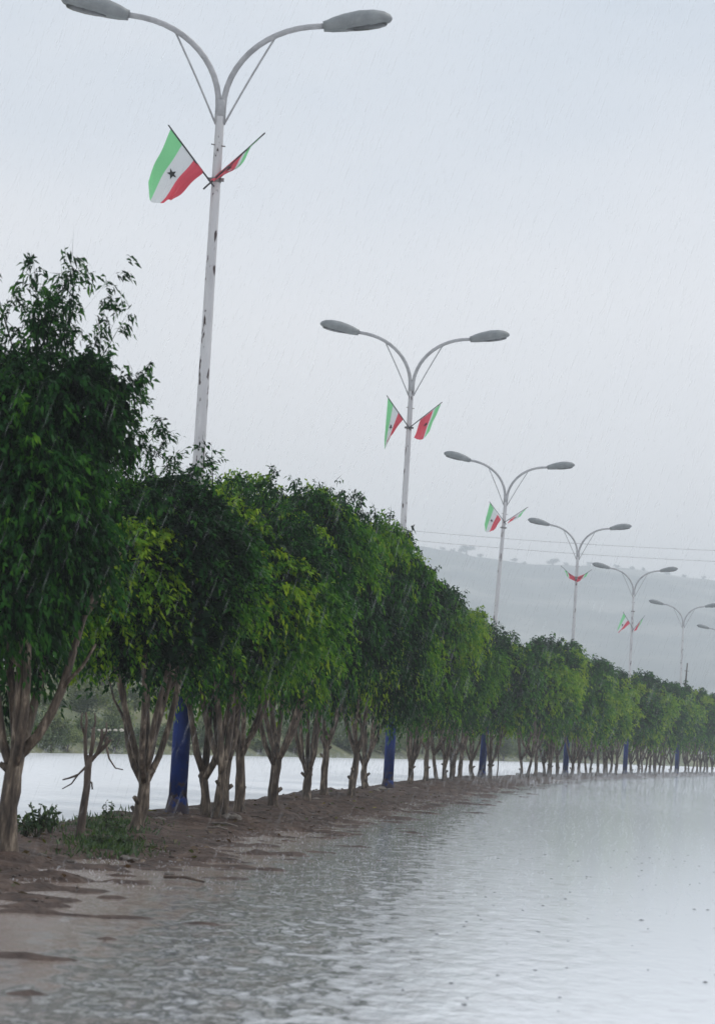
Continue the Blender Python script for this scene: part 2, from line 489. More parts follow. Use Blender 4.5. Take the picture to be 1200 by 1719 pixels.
def ridge(X):
    return 178.0 - 0.047 * (X - 57) + 5.5 * noise.noise(Vector((X * 0.009, 0.7, 0))) + 2.2 * noise.noise(Vector((X * 0.05, 2.7, 0)))
def hill_height(X, Y):
    if Y < 2600:
        t = max(0.0, (Y - 1500) / 1100)
        k = t ** 1.15 * (1.12 - 0.12 * t)
    else:
        k = max(0.0, 1 - ((Y - 2600) / 700) ** 2 * 0.75)
    side = min(1.0, max(0.0, (2700 - abs(X)) / 900))
    h = ridge(X) * k * side
    if Y < 2590:
        h += 7 * math.sin(math.pi * min(1, max(0, (Y - 1500) / 1100))) * noise.fractal(Vector((X * .006, Y * .006, 0)), 1, 2, 4)
    return h - 0.4
hx = np.concatenate([np.arange(-2750, -250, 60.0), np.arange(-250, 900, 8.0), np.arange(900, 2751, 60.0)])
hy = np.concatenate([np.arange(1500, 2500, 26.0), np.arange(2500, 2620, 10.0), np.arange(2620, 3301, 60.0)])
V = np.array([(x, y, hill_height(x, y)) for y in hy for x in hx])
put(obj('hill', mesh_np('hill', V, grid_faces(len(hy), len(hx)), M['hill'], None, True)), kind='structure')

# ------------------------------------------------------------------ foliage
def norm(a):
    return a / np.maximum(1e-6, np.linalg.norm(a, axis=1, keepdims=True))

def leaf_mesh(name, P, D, length, width, tint, material, bend=0.28, rng=RNG):
    """kite-shaped leaves at P pointing along D"""
    n = len(P)
    side = norm(np.cross(D, rng.normal(size=(n, 3))))
    up = np.cross(side, D)
    l = length[:, None]; wd = width[:, None]
    b = P
    mid = P + D * l * 0.45 + up * l * 0.07
    a1 = mid + side * wd * 0.5
    a2 = mid - side * wd * 0.5
    tip = P + D * l - np.array([0, 0, 1.0]) * l * np.reshape(bend, (-1, 1))
    V = np.stack([b, a1, a2, tip], 1).reshape(-1, 3)
    i = np.arange(n) * 4
    T = np.concatenate([np.stack([i, i + 1, i + 2], 1), np.stack([i + 2, i + 1, i + 3], 1)])
    return mesh_np(name, V, T, material, {'tint': np.repeat(np.clip(tint, 0, 1), 4)})

def crown_mesh(name, seed, ntwig, nleaf, llen, lobes=30, inner=6000, leaders=14, bright=0.4, rx=1.22, z0=1.6, z1=4.25, material=None, lead_len=(0.35, 0.85), taper=0.1, lift=0.0, extra=()):
    rng = np.random.default_rng(seed)
    zc, rz = (z0 + z1) / 2, (z1 - z0) / 2
    d = norm(rng.normal(size=(lobes, 3)))
    k = rng.uniform(0.35, 0.90, lobes)[:, None]
    C = d * k * np.array([rx, rx, rz])
    C[:, 2] += zc
    tp = 1 - taper * np.clip((C[:, 2] - z0) / (z1 - z0), 0, 1)
    C[:, :2] *= tp[:, None]
    r = rng.uniform(0.30, 0.56, lobes) * rx / 1.25 * (0.5 + 0.5 * tp)
    lobe_b = rng.uniform(0, 1, lobes)
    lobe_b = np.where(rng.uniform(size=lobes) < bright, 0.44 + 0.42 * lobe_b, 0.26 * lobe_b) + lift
    # twigs on the lobes
    n = ntwig * 3
    li = rng.choice(lobes, n, p=r**2 / np.sum(r**2))
    nrm = norm(rng.normal(size=(n, 3)) + np.array([0, 0, 0.25]))
    O = C[li] + nrm * r[li][:, None] * rng.uniform(0.55, 1.0, n)[:, None]
    dist = np.linalg.norm(O[:, None, :] - C[None], axis=2) / r[None]
    dist[np.arange(n), li] = 9
    keep = (dist.min(1) > 0.72) | (rng.uniform(size=n) < 0.18)
    keep &= O[:, 2] > z0 + 0.05 * rng.normal(size=n)
    O, nrm, li = O[keep][:ntwig], nrm[keep][:ntwig], li[keep][:ntwig]
    n = len(O)
    outw = O - np.array([0, 0, zc]); outw[:, 2] *= 0.3
    outw = norm(outw)
    D = norm(nrm * 0.7 + outw * 0.5 + rng.normal(size=(n, 3)) * 0.45 + np.array([0.12, 0, 0.15]))
    Lt = rng.uniform(0.18, 0.42, n)
    droop = rng.uniform(0.35, 0.95, n)
    tw_t = lobe_b[li] + rng.normal(size=n) * 0.09
    t = np.tile(np.linspace(0.08, 1.0, nleaf), (n, 1)) + rng.uniform(-.03, .03, (n, nleaf))
    def leaves(O, D, Lt, droop, tw_t, t, ld):
        n, m_ = t.shape
        P = O[:, None] + D[:, None] * (Lt[:, None] * t)[..., None]
        P[..., 2] -= (Lt * droop)[:, None] * t**2
        P += rng.normal(size=P.shape) * 0.018
        dn = D[:, None] * ld - np.array([-0.15, 0, 0.75]) * 1.0 + rng.normal(size=P.shape) * 0.55
        tt = tw_t[:, None] + 0.36 * (t - 0.62) + rng.normal(size=t.shape) * 0.06  # lighter towards twig ends: young growth, and lit tips painted in
        return P.reshape(-1, 3), norm(dn.reshape(-1, 3)), tt.ravel()
    P, DD, tt = leaves(O, D, Lt, droop, tw_t, t, 0.6)
    ln = rng.uniform(0.75, 1.2, len(P)) * llen
    wd = ln * rng.uniform(0.36, 0.5, len(P))
    # upright leading shoots standing out of the top, leaves spaced apart and hanging to one side
    if leaders:
        a = rng.uniform(0, 2 * math.pi, leaders); q = np.sqrt(rng.uniform(0, 1, leaders)) * 0.8
        O2 = np.stack([np.cos(a) * q * rx * (1 - taper), np.sin(a) * q * rx * (1 - taper), zc + rz * np.sqrt(1 - q * q) * 0.78], 1)
        D2 = norm(np.stack([rng.normal(size=leaders) * .35 + .15, rng.normal(size=leaders) * .35, np.ones(leaders)], 1))
        L2 = rng.uniform(*lead_len, leaders)
        n_lead = leaders
        for (eo, ed, el) in extra:        # long straggling shoots
            O2 = np.vstack([O2, eo]); D2 = np.vstack([D2, norm(np.array([ed], float))]); L2 = np.append(L2, el)
        leaders = len(O2)
        sub_o, sub_d, sub_l = [], [], []
        for i in range(leaders):
            for j in range(11 if i < n_lead else 24):
                f = rng.uniform(0.1, 1.0)
                sub_o.append(O2[i] + D2[i] * L2[i] * f)
                dd = D2[i] * 0.5 + rng.normal(size=3) * 0.6
                sub_d.append(dd / np.linalg.norm(dd)); sub_l.append(rng.uniform(0.1, 0.26) * (1.25 - f * .6))
        so_, sd_, sl_ = np.array(sub_o), np.array(sub_d), np.array(sub_l)
        t2 = np.tile(np.linspace(0.1, 1.0, 9), (len(so_), 1))
        P2, D3, t3 = leaves(so_, sd_, sl_, np.full(len(so_), .45), rng.uniform(0.05, 0.35, len(so_)), t2, 0.8)
        P = np.concatenate([P, P2]); DD = np.concatenate([DD, D3]); tt = np.concatenate([tt, t3])
        l2 = rng.uniform(0.75, 1.15, len(P2)) * llen
        ln = np.concatenate([ln, l2]); wd = np.concatenate([wd, l2 * 0.36])
        # the shoots' own woody stems
        sP = np.concatenate([O2 - D2 * .25, so_]); sD = np.concatenate([D2, sd_]); sL = np.concatenate([L2 + .25, sl_])
        stems = (sP, sD, sL, np.concatenate([np.full(len(O2), .016), np.full(len(so_), .007)]))
    # leaves deep inside, tinted dark to paint the crown's inner shade
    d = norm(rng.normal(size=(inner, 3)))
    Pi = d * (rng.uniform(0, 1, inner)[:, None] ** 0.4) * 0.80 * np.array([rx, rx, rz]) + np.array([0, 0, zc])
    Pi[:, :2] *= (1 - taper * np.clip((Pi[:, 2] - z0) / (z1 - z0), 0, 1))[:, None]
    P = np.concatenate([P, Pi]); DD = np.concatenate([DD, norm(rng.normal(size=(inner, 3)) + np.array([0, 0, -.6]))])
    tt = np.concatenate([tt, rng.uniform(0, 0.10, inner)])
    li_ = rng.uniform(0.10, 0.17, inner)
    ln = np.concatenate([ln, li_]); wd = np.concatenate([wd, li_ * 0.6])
    bend = np.full(len(P), .28)
    if leaders:
        k = len(stems[0])
        P = np.concatenate([P, stems[0]]); DD = np.concatenate([DD, stems[1]]); ln = np.concatenate([ln, stems[2]])
        wd = np.concatenate([wd, stems[3]]); tt = np.concatenate([tt, np.zeros(k)]); bend = np.concatenate([bend, np.zeros(k)])
    return leaf_mesh(name, P, DD, ln, wd, tt, material or M['leaf'], bend=bend, rng=rng)

EXTRA = {0: [((.55, .1, 3.1), (.9, 0, .5), .75), ((.5, -.1, 3.5), (.8, 0, .75), .7), ((.35, 0, 3.7), (.35, 0, 1), .9), ((.6, .1, 2.8), (1, 0, .25), .6)],
         1: [((-.28, 0, 4.0), (.02, 0, 1), 1.5), ((-.12, .05, 4.1), (.16, 0, 1), 1.0), ((.15, 0, 4.0), (.4, 0, .8), .6), ((-.3, 0, 4.0), (-.2, 0, 1), .6)]}
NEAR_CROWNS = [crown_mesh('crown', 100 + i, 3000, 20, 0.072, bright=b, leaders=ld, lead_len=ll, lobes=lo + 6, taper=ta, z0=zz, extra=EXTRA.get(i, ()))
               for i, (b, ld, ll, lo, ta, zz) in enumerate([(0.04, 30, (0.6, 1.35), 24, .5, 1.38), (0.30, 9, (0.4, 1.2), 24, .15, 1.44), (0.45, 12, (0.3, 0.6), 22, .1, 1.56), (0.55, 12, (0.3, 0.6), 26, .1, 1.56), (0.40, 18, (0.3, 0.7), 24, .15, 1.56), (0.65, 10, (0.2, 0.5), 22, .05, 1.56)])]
FAR_CROWNS = [crown_mesh('crown', 200 + i, 1100, 14, 0.11, inner=2500, bright=b, leaders=9, lead_len=(0.2, 0.55), lift=0.18) for i, b in enumerate([0.5, 0.65, 0.35, 0.55])]  # lift pales these leaves: distance haze painted into their tint

# trunks: each variant is (trunk mesh, [limb meshes])
def bent(p0, p1, n, amp, rng):
    p0, p1 = Vector(p0), Vector(p1)
    pts = []
    ph = rng.uniform(0, 6.28); ph2 = rng.uniform(0, 6.28)
    for i in range(n):
        t = i / (n - 1)
        o = Vector((math.sin(t * 4.2 + ph), math.sin(t * 3.6 + ph2), 0)) * amp * math.sin(math.pi * t)
        pts.append(p0.lerp(p1, t) + o)
    return pts

def trunk_variant(seed, fork, nl, r0, stems=1):
    rng = random.Random(seed)
    mb = MB()
    tops = []
    for k in range(stems):
        a = 6.28 * k / stems + rng.uniform(-.5, .5)
        off = 0.0 if stems == 1 else 0.085
        p0 = Vector((math.cos(a) * off, math.sin(a) * off * .8, -0.12))
        lean = 0.05 if stems == 1 else 0.12
        p1 = Vector((math.cos(a) * (off + lean), math.sin(a) * (off + lean), fork * rng.uniform(0.85, 1.2)))
        rr = r0 if stems == 1 else r0 * 0.68
        pts = bent(p0, p1, 9, 0.025, rng)
        rad = [rr * (1.55 if i == 0 else 1.3 if i == 1 else 1.08 - 0.045 * i + 0.05 * math.sin(i * 2.1 + seed)) for i in range(9)]
        mb.tube(pts, rad, 10, True, 0.22)
        tops.append((pts, rad))
    # knots and pruned stubs
    for k in range(3):
        pts, rad = tops[k % stems]
        i = rng.randint(3, 7); a = rng.uniform(0, 6.28)
        d = Vector((math.cos(a), math.sin(a), 0.7)).normalized()
        mb.tube([pts[i], pts[i] + d * rad[i] * 1.4, pts[i] + d * (rad[i] * 1.4 + rng.uniform(.02, .06))], [0.035, 0.028, 0.022], 6, True, 0.2)
    limbs = []
    for k in range(nl):
        pts, rad = tops[k % stems]
        a = 6.28 * k / nl + rng.uniform(-.4, .4)
        st = pts[-3 if k % 2 else -2]
        sp = rng.uniform(0.24, 0.64)
        en = Vector((st.x * .6 + math.cos(a) * sp, st.y * .6 + math.sin(a) * sp, rng.uniform(2.0, 2.9)))
        lp = bent(st, en, 9, 0.04, rng)
        for i_, q_ in enumerate(lp):        # splay early, then rise
            t_ = i_ / 8
            g = t_ ** 0.7 - t_
            q_.x += (en.x - st.x) * g; q_.y += (en.y - st.y) * g
        lr = [r0 * (0.50 - 0.036 * i) for i in range(9)]
        lm = MB().tube(lp, lr, 8, True, 0.2)
        for j in range(2):          # a side branch growing out of the limb
            i = rng.randint(3, 6)
            b = a + rng.uniform(-1.2, 1.2)
            q = lp[i] + Vector((math.cos(b) * .3, math.sin(b) * .3, rng.uniform(.35, .7)))
            lm.tube(bent(lp[i], q, 5, .03, rng), [lr[i] * .6, lr[i] * .5, lr[i] * .42, lr[i] * .34, lr[i] * .24], 6, True, .2)
        limbs.append(lm.mesh('limb', M['bark']))
    return mb.mesh('trunk', M['bark']), limbs

TRUNKS = [trunk_variant(3, 0.85, 6, 0.084), trunk_variant(5, 0.60, 7, 0.072), trunk_variant(8, 0.7, 9, 0.088, 3), trunk_variant(13, 0.90, 6, 0.070),
          trunk_variant(21, 0.75, 8, 0.080, 2), trunk_variant(34, 0.52, 7, 0.074), trunk_variant(55, 0.95, 5, 0.066)]

def tree(loc, crown, tv, height, rz, label, group, width=1.0):
    """height scales the crown's top; the trunk part below it keeps about its size"""
    o = empty('street_tree', loc, rz)
    put(o, label, 'tree', group)
    tm, lms = TRUNKS[tv]
    obj('trunk', tm, o)
    for lm in lms:
        obj('limb', lm, o)
    c = obj('crown', crown, o)
    c['kind'] = 'stuff'
    sz = (height - 1.35) / 2.9
    c.scale = (width, width, sz)
    c.location = (0, 0, 1.35 * (1 - sz))
    return o

GT = 'trees lining the muddy median'
near = [  # px of the trunk's foot, crown variant, trunk variant, height, label
    (10, 1432, 0, 0, 4.1, 'tall tree cut by the left edge, with a thick trunk and a wispy top', 0.84),
    (228, 1395, 1, 1, 3.5, 'tree forking low into a narrow V, left of the nearest blue lamp base', 1.0),
    (357, 1372, 3, 2, 3.95, 'many-stemmed tree just right of the nearest blue lamp base', 1.0),
    (402, 1365, 2, 3, 4.15, 'second tree right of the nearest blue lamp base, one slanting trunk', 0.95),
    (460, 1355, 5, 4, 4.5, 'third tree right of the nearest blue lamp base, two close stems', 1.0),
    (515, 1345, 4, 5, 4.9, 'fourth tree right of the nearest blue lamp base, forking at knee height', 1.05),
    (545, 1337, 2, 6, 5.1, 'fifth tree right of the nearest blue lamp base, straight slim trunk', 1.0),
    (590, 1335, 4, 3, 4.9, 'second tree left of the second blue lamp base', 1.05),
    (614, 1326, 5, 1, 4.7, 'tree right beside the second blue lamp base, on its left', 1.05),
    (687, 1318, 3, 5, 4.85, 'first tree right of the second blue lamp base, with a stubby side shoot', 1.05),
    (714, 1313, 4, 6, 4.75, 'second tree right of the second blue lamp base', 1.1),
    (738, 1311, 5, 4, 4.6, 'third tree right of the second blue lamp base', 1.1),
    (753, 1309, 3, 2, 4.6, 'fourth tree right of the second blue lamp base', 1.1),
    (771, 1306, 2, 3, 4.5, 'second tree left of the third blue lamp base', 1.15),
    (792, 1304, 3, 1, 4.5, 'tree right beside the third blue lamp base, on its left', 1.15),
]
for k, (px, py, cv, tv, h, lab, wd) in enumerate(near):
    p = on_ground(px, py, 0.07)
    tree((p.x, p.y, 0.04), NEAR_CROWNS[cv], tv, h, [0.0, 0.0, 0.9, 4.0, 5.2, 1.3, 3.0, 0.2, 2.7, 4.6, 1.9, 3.7, 5.8, 0.8, 2.4][k], lab, GT, wd)

def line_at(px, off=0.35):
    lo, hi = 60.0, 290.0
    for _ in range(50):
        mid = (lo + hi) / 2
        if project((float(centre(mid)) + off, mid, 0.08))[0] < px: lo = mid
        else: hi = mid
    return Vector((float(centre(lo)) + off, lo, 0.03))
far = [(822, 'tree between the third blue lamp base and the gap in the row')]
far += [(x, 'small hazy tree between the gap in the row and the fourth lamp post') for x in (880, 897, 917, 935)]
far[1] = (880, 'forked tree on the far side of the gap in the row')
far += [(x, 'small hazy tree between the fourth and fifth lamp posts') for x in (958, 972, 987, 1001, 1018, 1033)]
far += [(x, 'tiny hazy tree between the fifth and sixth lamp posts') for x in (1059, 1069, 1079, 1090, 1101, 1112, 1124)]
far += [(x, 'tiny hazy tree beyond the sixth lamp post, at the end of the row') for x in (1148, 1158, 1168, 1177, 1186, 1195, 1204, 1214)]
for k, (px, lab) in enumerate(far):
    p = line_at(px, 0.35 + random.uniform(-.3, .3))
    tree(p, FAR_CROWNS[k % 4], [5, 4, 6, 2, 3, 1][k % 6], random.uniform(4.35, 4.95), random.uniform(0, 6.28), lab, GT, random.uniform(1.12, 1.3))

# young sapling standing in the gap
p = line_at(833, 0.2)
o = put(empty('sapling', p), 'thin bare sapling right of the third blue lamp base', 'sapling')
obj('stem', MB().tube(bent((0, 0, -.05), (.05, 0, 2.1), 8, .05, random.Random(4)), [.02, .02, .018, .017, .015, .013, .011, .008], 6).mesh('stem', M['bark']), o)
obj('twig', MB().tube([(.02, 0, .9), (.12, .03, 1.3), (.17, .05, 1.6)], [.009, .007, .005], 5).mesh('twig', M['bark']), o)
obj('twig', MB().tube([(.03, 0, 1.1), (-.1, .0, 1.45), (-.12, .02, 1.8)], [.009, .007, .005], 5).mesh('twig', M['bark']), o)

# the pruned dead little tree
p = on_ground(137, 1410, 0.06)
o = put(empty('pruned_tree', (p.x, p.y, 0.03)), 'small leafless pruned tree with stubby branches near the left edge', 'dead tree')
tp = [(0, 0, -.1), (-.01, 0, .1), (.0, .01, .3), (.015, 0, .5), (.02, 0, .66), (.03, 0, .78)]
obj('trunk', MB().tube(tp, [.048, .040, .034, .031, .034, .026], 10, True, .3).mesh('trunk', M['dead_wood']), o)
for b in ([(.02, 0, .62), (-.01, 0, .78), (-.03, .01, .95), (-.02, .0, 1.08), (-.035, 0, 1.16)], [(.03, 0, .72), (.09, .02, .80), (.125, .0, .92), (.12, .0, 1.02)],
          [(.03, 0, .75), (.05, -.03, .9), (.045, -.03, 1.03)], [(.09, .02, .80), (.16, .03, .88), (.17, .0, .95)]):
    obj('branch', MB().tube(b, [.021 - .0028 * i for i in range(len(b))], 7, True, .3).mesh('branch', M['dead_wood']), o)
for b in ([(-.03, .01, .95), (-.07, .0, 1.06), (-.065, .0, 1.15)], [(.045, -.03, 1.0), (.06, -.03, 1.08), (.05, -.03, 1.16)], [(.125, .0, .92), (.16, .0, 1.0), (.155, 0, 1.08)], [(.16, .03, .88), (.205, .03, .93)], [(.0, 0, .68), (-.07, .0, .60), (-.12, .0, .52), (-.2, .01, .47)], [(-.07, 0, .60), (-.14, .02, .57), (-.2, 0, .55)],
          [(.17, 0, .86), (.2, 0, .76), (.26, .01, .68), (.33, 0, .67)], [(.02, 0, .56), (.06, -.01, .54), (.07, -.01, .48)]):
    obj('twig', MB().tube(b, [.012, .009, .007, .005][:len(b)], 5).mesh('twig', M['dead_wood']), o)

# ------------------------------------------------------------------ lamp posts
BOW = []
def build_lamp_meshes():
    q = {}
    q['pole'] = MB().tube([(0, 0, 1.9), (0, 0, 4.5), (0, 0, 6.6), (0, 0, 8.25), (0, 0, 8.52)], [.078, .070, .060, .052, .052], 14).mesh('pole', M['pole'])
    q['base_tube'] = MB().tube([(0, 0, .16), (0, 0, 1.0), (0, 0, 1.98), (0, 0, 2.06)], [.108, .106, .102, .082], 16).mesh('base_tube', M['blue'])
    q['base_foot'] = MB().tube([(0, 0, -.25), (0, 0, .0), (0, 0, .06), (0, 0, .17), (0, 0, .24)], [.155, .15, .142, .122, .108], 8).mesh('base_foot', M['blue'])
    q['collar'] = MB().tube([(0, 0, 8.38), (0, 0, 8.40), (0, 0, 8.56), (0, 0, 8.58)], [.056, .062, .062, .05], 12).mesh('collar', M['arm'])
    for sgn, nm in ((-1, 'l'), (1, 'r')):
        pts = [(sgn * .03, 0, 8.30)]
        for i in range(0, 13):
            t = i / 12
            a = t * math.radians(80)
            x = 0.03 + 1.09 * (1 - math.cos(a)) * 1.08
            z = 8.5 + 1.05 * math.sin(a)
            pts.append((sgn * x, 0, z))
        e = pts[-1]; sl = 0.15
        pts.append((e[0] + sgn * .22, 0, e[2] + .22 * sl * .8))
        q['arm' + nm] = MB().tube(pts, [.036] * len(pts), 10).mesh('arm', M['arm'])
        e = pts[-1]
        k = pts[10]
        br = [(sgn * .05, 0, 8.28)]
        for i in range(1, 7):
            t = i / 6
            br.append((sgn * (.05 + (abs(k[0]) - .05) * t - .012 * math.sin(math.pi * t)), 0, 8.28 + (k[2] - 8.28) * t))
        q['brace' + nm] = MB().tube(br, .0125, 7).mesh('brace', M['arm'])
        # cobra-head luminaire, lofted; x runs outward from the arm's end
        sec = [(0.0, .055, .05, .05), (.06, .075, .06, .055), (.11, .10, .075, .06), (.26, .135, .10, .065), (.45, .155, .115, .065), (.62, .15, .105, .06), (.74, .115, .08, .045), (.81, .06, .045, .03), (.835, .015, .015, .01)]
        mb = MB(); vs, fs = [], []
        for (x, wy, hu, hd) in sec:
            for j in range(16):
                a = 2 * math.pi * j / 16
                z = math.sin(a)
                zz = hu * 1.25 * z if z > 0 else hd * 1.15 * max(-1, z * 1.6)
                vs.append((x - .05, wy * math.cos(a), zz))
        for i in range(len(sec) - 1):
            for j in range(16):
                j2 = (j + 1) % 16
                fs.append((i * 16 + j, i * 16 + j2, (i + 1) * 16 + j2, (i + 1) * 16 + j))
        fs.append(tuple(range(15, -1, -1))); fs.append(tuple((len(sec) - 1) * 16 + j for j in range(16)))
        tilt = math.radians(10)
        def tr(v):
            x, y, z = v
            return (e[0] + sgn * (x * math.cos(tilt) - z * math.sin(tilt)), y, e[2] + x * math.sin(tilt) + z * math.cos(tilt))
        mb.add([tr(v) for v in vs], fs if sgn > 0 else [f[::-1] for f in fs])
        q['head' + nm] = mb.mesh('lamp_head', M['head'])
        vs, fs = [], []
        for i, (x, s) in enumerate([(.20, .0), (.22, .55), (.34, .9), (.48, 1.0), (.62, .85), (.70, .5), (.72, 0)]):
            for j in range(9):
                a = math.pi * j / 8
                vs.append(tr((x, .118 * s * math.cos(a) + 1e-4 * j, -.062 - .04 * s * math.sin(a))))
        for i in range(6):
            for j in range(8):
                fs.append((i * 9 + j, i * 9 + j + 1, (i + 1) * 9 + j + 1, (i + 1) * 9 + j))
        q['lens' + nm] = mesh_from('lens', vs, fs, M['lens'], True)
    q['bracket'] = MB().tube([(0, 0, 7.57), (0, 0, 7.63)], [.060, .060], 12).box((-.07, -.04, 7.60), (.05, .03, .04)).box((.07, -.04, 7.60), (.05, .03, .04)).mesh('flag_bracket', M['metal'])
    q['pin'] = MB().tube([(-.085, -.03, 8.03), (.085, -.03, 8.01)], .009, 6).mesh('cross_pin', M['metal'])
    return q
LQ = build_lamp_meshes()
GL = 'double-arm lamp posts along the median'
LAMPS = [(-1.92, 33.2, .06, 'nearest and tallest-looking double-arm lamp post, white pole rust-spotted on a blue base', 0),
         (.955, 58.5, .02, 'second nearest double-arm lamp post, blue base between tree trunks', .003),
         (4.18, 84.7, .06, 'third double-arm lamp post, leaning a little right, blue base beside the gap', .034),
         (8.46, 107.1, .04, 'fourth double-arm lamp post, its two flags wound up in a red knot', .007),
         (13.01, 129.9, .0, 'fifth double-arm lamp post, seen against the hill with two small flags', .0),
         (18.59, 157.0, -.1, 'sixth double-arm lamp post without flags, beside a thin leaning post', .0),
         (24.6, 183.5, -.1, 'farthest lamp post, only a lamp head showing at the right edge', .0)]
lamp_roots = []
for (x, y, z, lab, lean) in LAMPS:
    o = put(empty('street_lamp', (x, y, z)), lab, 'street lamp', GL)
    o.rotation_euler = (0, lean, 0)
    for nm in ('pole', 'base_tube', 'base_foot', 'collar', 'bracket', 'pin'):
        if nm in ('bracket', 'pin') and y > 150: continue
        obj({'bracket': 'flag_bracket', 'pin': 'cross_pin'}.get(nm, nm), LQ[nm], o)
    for sd_ in 'lr':
        obj('arm', LQ['arm' + sd_], o)
        obj('brace', LQ['brace' + sd_], o)
        hd = obj('lamp_head', LQ['head' + sd_], o)
        obj('lens', LQ['lens' + sd_], hd)
    lamp_roots.append(o)

# ------------------------------------------------------------------ flags
def star_pts(cx, cz, r):
    return [(cx + (r if i % 2 == 0 else r * .42) * math.sin(i * math.pi / 5), cz + (r if i % 2 == 0 else r * .42) * math.cos(i * math.pi / 5)) for i in range(10)]

def flag(lamp, staff, quad, wave, label, fold=0.0, seed=0, cuts=(1 / 3, 2 / 3)):
    """staff: two pixels (foot, tip); quad: pixels of hoist top, hoist bottom, fly top, fly bottom, all at the lamp's distance"""
    x0, y0, z0 = LAMPS[lamp][:3]
    Y = y0 - 0.09
    P = [at_dist(*q, Y) for q in list(staff) + list(quad)]
    base = P[0].copy()
    o = put(empty('flag', base), label, 'flag', 'flags on the lamp posts')
    loc = [p - base for p in P]
    a, b = loc[0], loc[1]
    dr = (b - a).normalized()
    obj('staff', MB().tube([a - dr * .10, a, b], [.011, .011, .009], 7).mesh('staff', M['rod']), o)
    ht, hb, ft, fb = loc[2:]
    rng = random.Random(seed)
    ph = rng.uniform(0, 6.28)
    def pt(u, v):            # u along the fly, v from top stripe to bottom
        p = ht.lerp(hb, v).lerp(ft.lerp(fb, v), u)
        p = p + Vector((0, 1, 0)) * (wave * (0.35 + u) * u * math.sin(5.0 * u + 2.2 * v + ph) + wave * .5 * u * math.sin(11 * v + 3 * u + ph))
        edge = (fb - ft)
        p = p + edge * (0.05 * math.sin(7 * v + ph) * u) + (ft - ht) * (0.16 * u * math.sin(4.4 * v - .15))
        p = p + Vector((0, 0, 1)) * (0.025 * math.sin(9 * u + 4 * v + ph) * u)
        if fold and v > 0.74:    # the lower hem folds up towards the viewer
            k = (v - 0.74) / 0.26
            p = p + Vector((0, -1, 0)) * (fold * math.sin(k * math.pi) * (.4 + u)) - (hb - ht) * (fold * k * .6)
        return p
    NU = 18
    for nm, v0, v1, mm in (('green_stripe', 0, cuts[0], 'green'), ('white_stripe', cuts[0], cuts[1], 'white'), ('red_stripe', cuts[1], 1, 'red')):
        nv = 7
        vs = [pt(i / NU, v0 + (v1 - v0) * j / nv) for i in range(NU + 1) for j in range(nv + 1)]
        fs = [(i * (nv + 1) + j, i * (nv + 1) + j + 1, (i + 1) * (nv + 1) + j + 1, (i + 1) * (nv + 1) + j) for i in range(NU) for j in range(nv)]
        obj(nm, mesh_from(nm, vs, fs, M[mm], True), o)
    # star in the middle of the white stripe, both faces
    sp = star_pts(0.5, 0.5, 1.0)
    vs, fs = [], []
    for sgn in (-1, 1):
        c = pt(.47, .5) + Vector((0, sgn * .006, 0))
        b0 = len(vs)
        vs.append(c)
        for (sx, sz) in sp:
            vs.append(pt(.47 + (sx - .5) * .085, .5 + (sz - .5) * .13) + Vector((0, sgn * .006, 0)))
        fs += [(b0, b0 + 1 + i, b0 + 1 + (i + 1) % 10) for i in range(10)]
    obj('star', mesh_from('star', vs, fs, M['black'], False), o)
    return o

flag(0, [(351, 302), (283, 210)], [(287, 216), (346, 294), (247, 303), (283, 353)], .07, 'large green, white and red flag spread out on the left of the nearest lamp post', .10, 3)
flag(0, [(352, 308), (445, 223)], [(440, 227), (362, 295), (399, 275), (347, 318)], .16, 'furled flag seen edge-on, on the right of the nearest lamp post', .0, 5, (.16, .26))
flag(1, [(685, 716), (649, 664)], [(651, 667), (677, 706), (645, 737), (650, 750)], .05, 'flag hanging on the left of the second lamp post', .06, 8)
flag(1, [(692, 714), (742, 675)], [(740, 678), (704, 706), (722, 722), (692, 743)], .06, 'flag with more red showing, on the right of the second lamp post', .05, 13, (.27, .36))
flag(2, [(846, 876), (821, 842)], [(822, 844), (841, 873), (812, 880), (826, 897)], .05, 'flag spread out on the left of the third lamp post', .05, 21)
flag(2, [(849, 875), (886, 851)], [(883, 854), (856, 872), (872, 867), (849, 881)], .04, 'narrow greyish furled flag on the right of the third lamp post', .0, 34, (.25, .6))
flag(3, [(966, 973), (941, 950)], [(947, 957), (964, 968), (950, 965), (966, 978)], .05, 'furled flag on the left of the fourth lamp post', .0, 4, (.22, .34))
flag(3, [(968, 973), (993, 956)], [(987, 961), (970, 968), (981, 970), (965, 978)], .05, 'furled flag on the right of the fourth lamp post', .0, 6, (.22, .34))
flag(4, [(1061, 1054), (1045, 1027)], [(1046, 1029), (1057, 1047), (1037, 1052), (1037, 1066)], .04, 'tiny pale flag on the left of the fifth lamp post', .03, 9)
flag(4, [(1062, 1057), (1082, 1033)], [(1079, 1037), (1066, 1054), (1074, 1049), (1062, 1062)], .03, 'tiny dark furled flag on the right of the fifth lamp post', .0, 2, (.25, .34))

# thin leaning post behind the sixth lamp
p = at_dist(1147, 1180, 163); q = at_dist(1153, 1113, 163)
o = put(empty('wooden_post', (p.x, p.y, -.1)), 'thin dark post leaning beside the sixth lamp post', 'post')
d = q - p
ft = -(p.z + .1)
obj('shaft', MB().tube([Vector((-d.x / d.z * p.z, 0, -.1)), d * .5 + Vector((0, 0, p.z + .1)), d + Vector((0, 0, p.z + .1))], [.07, .055, .035], 8).mesh('shaft', M['post']), o)
obj('cross_pin', MB().tube([d * .8 + Vector((-.12, 0, p.z + .1)), d * .8 + Vector((.12, 0, p.z + .1))], .02, 6).mesh('cross_pin', M['post']), o)

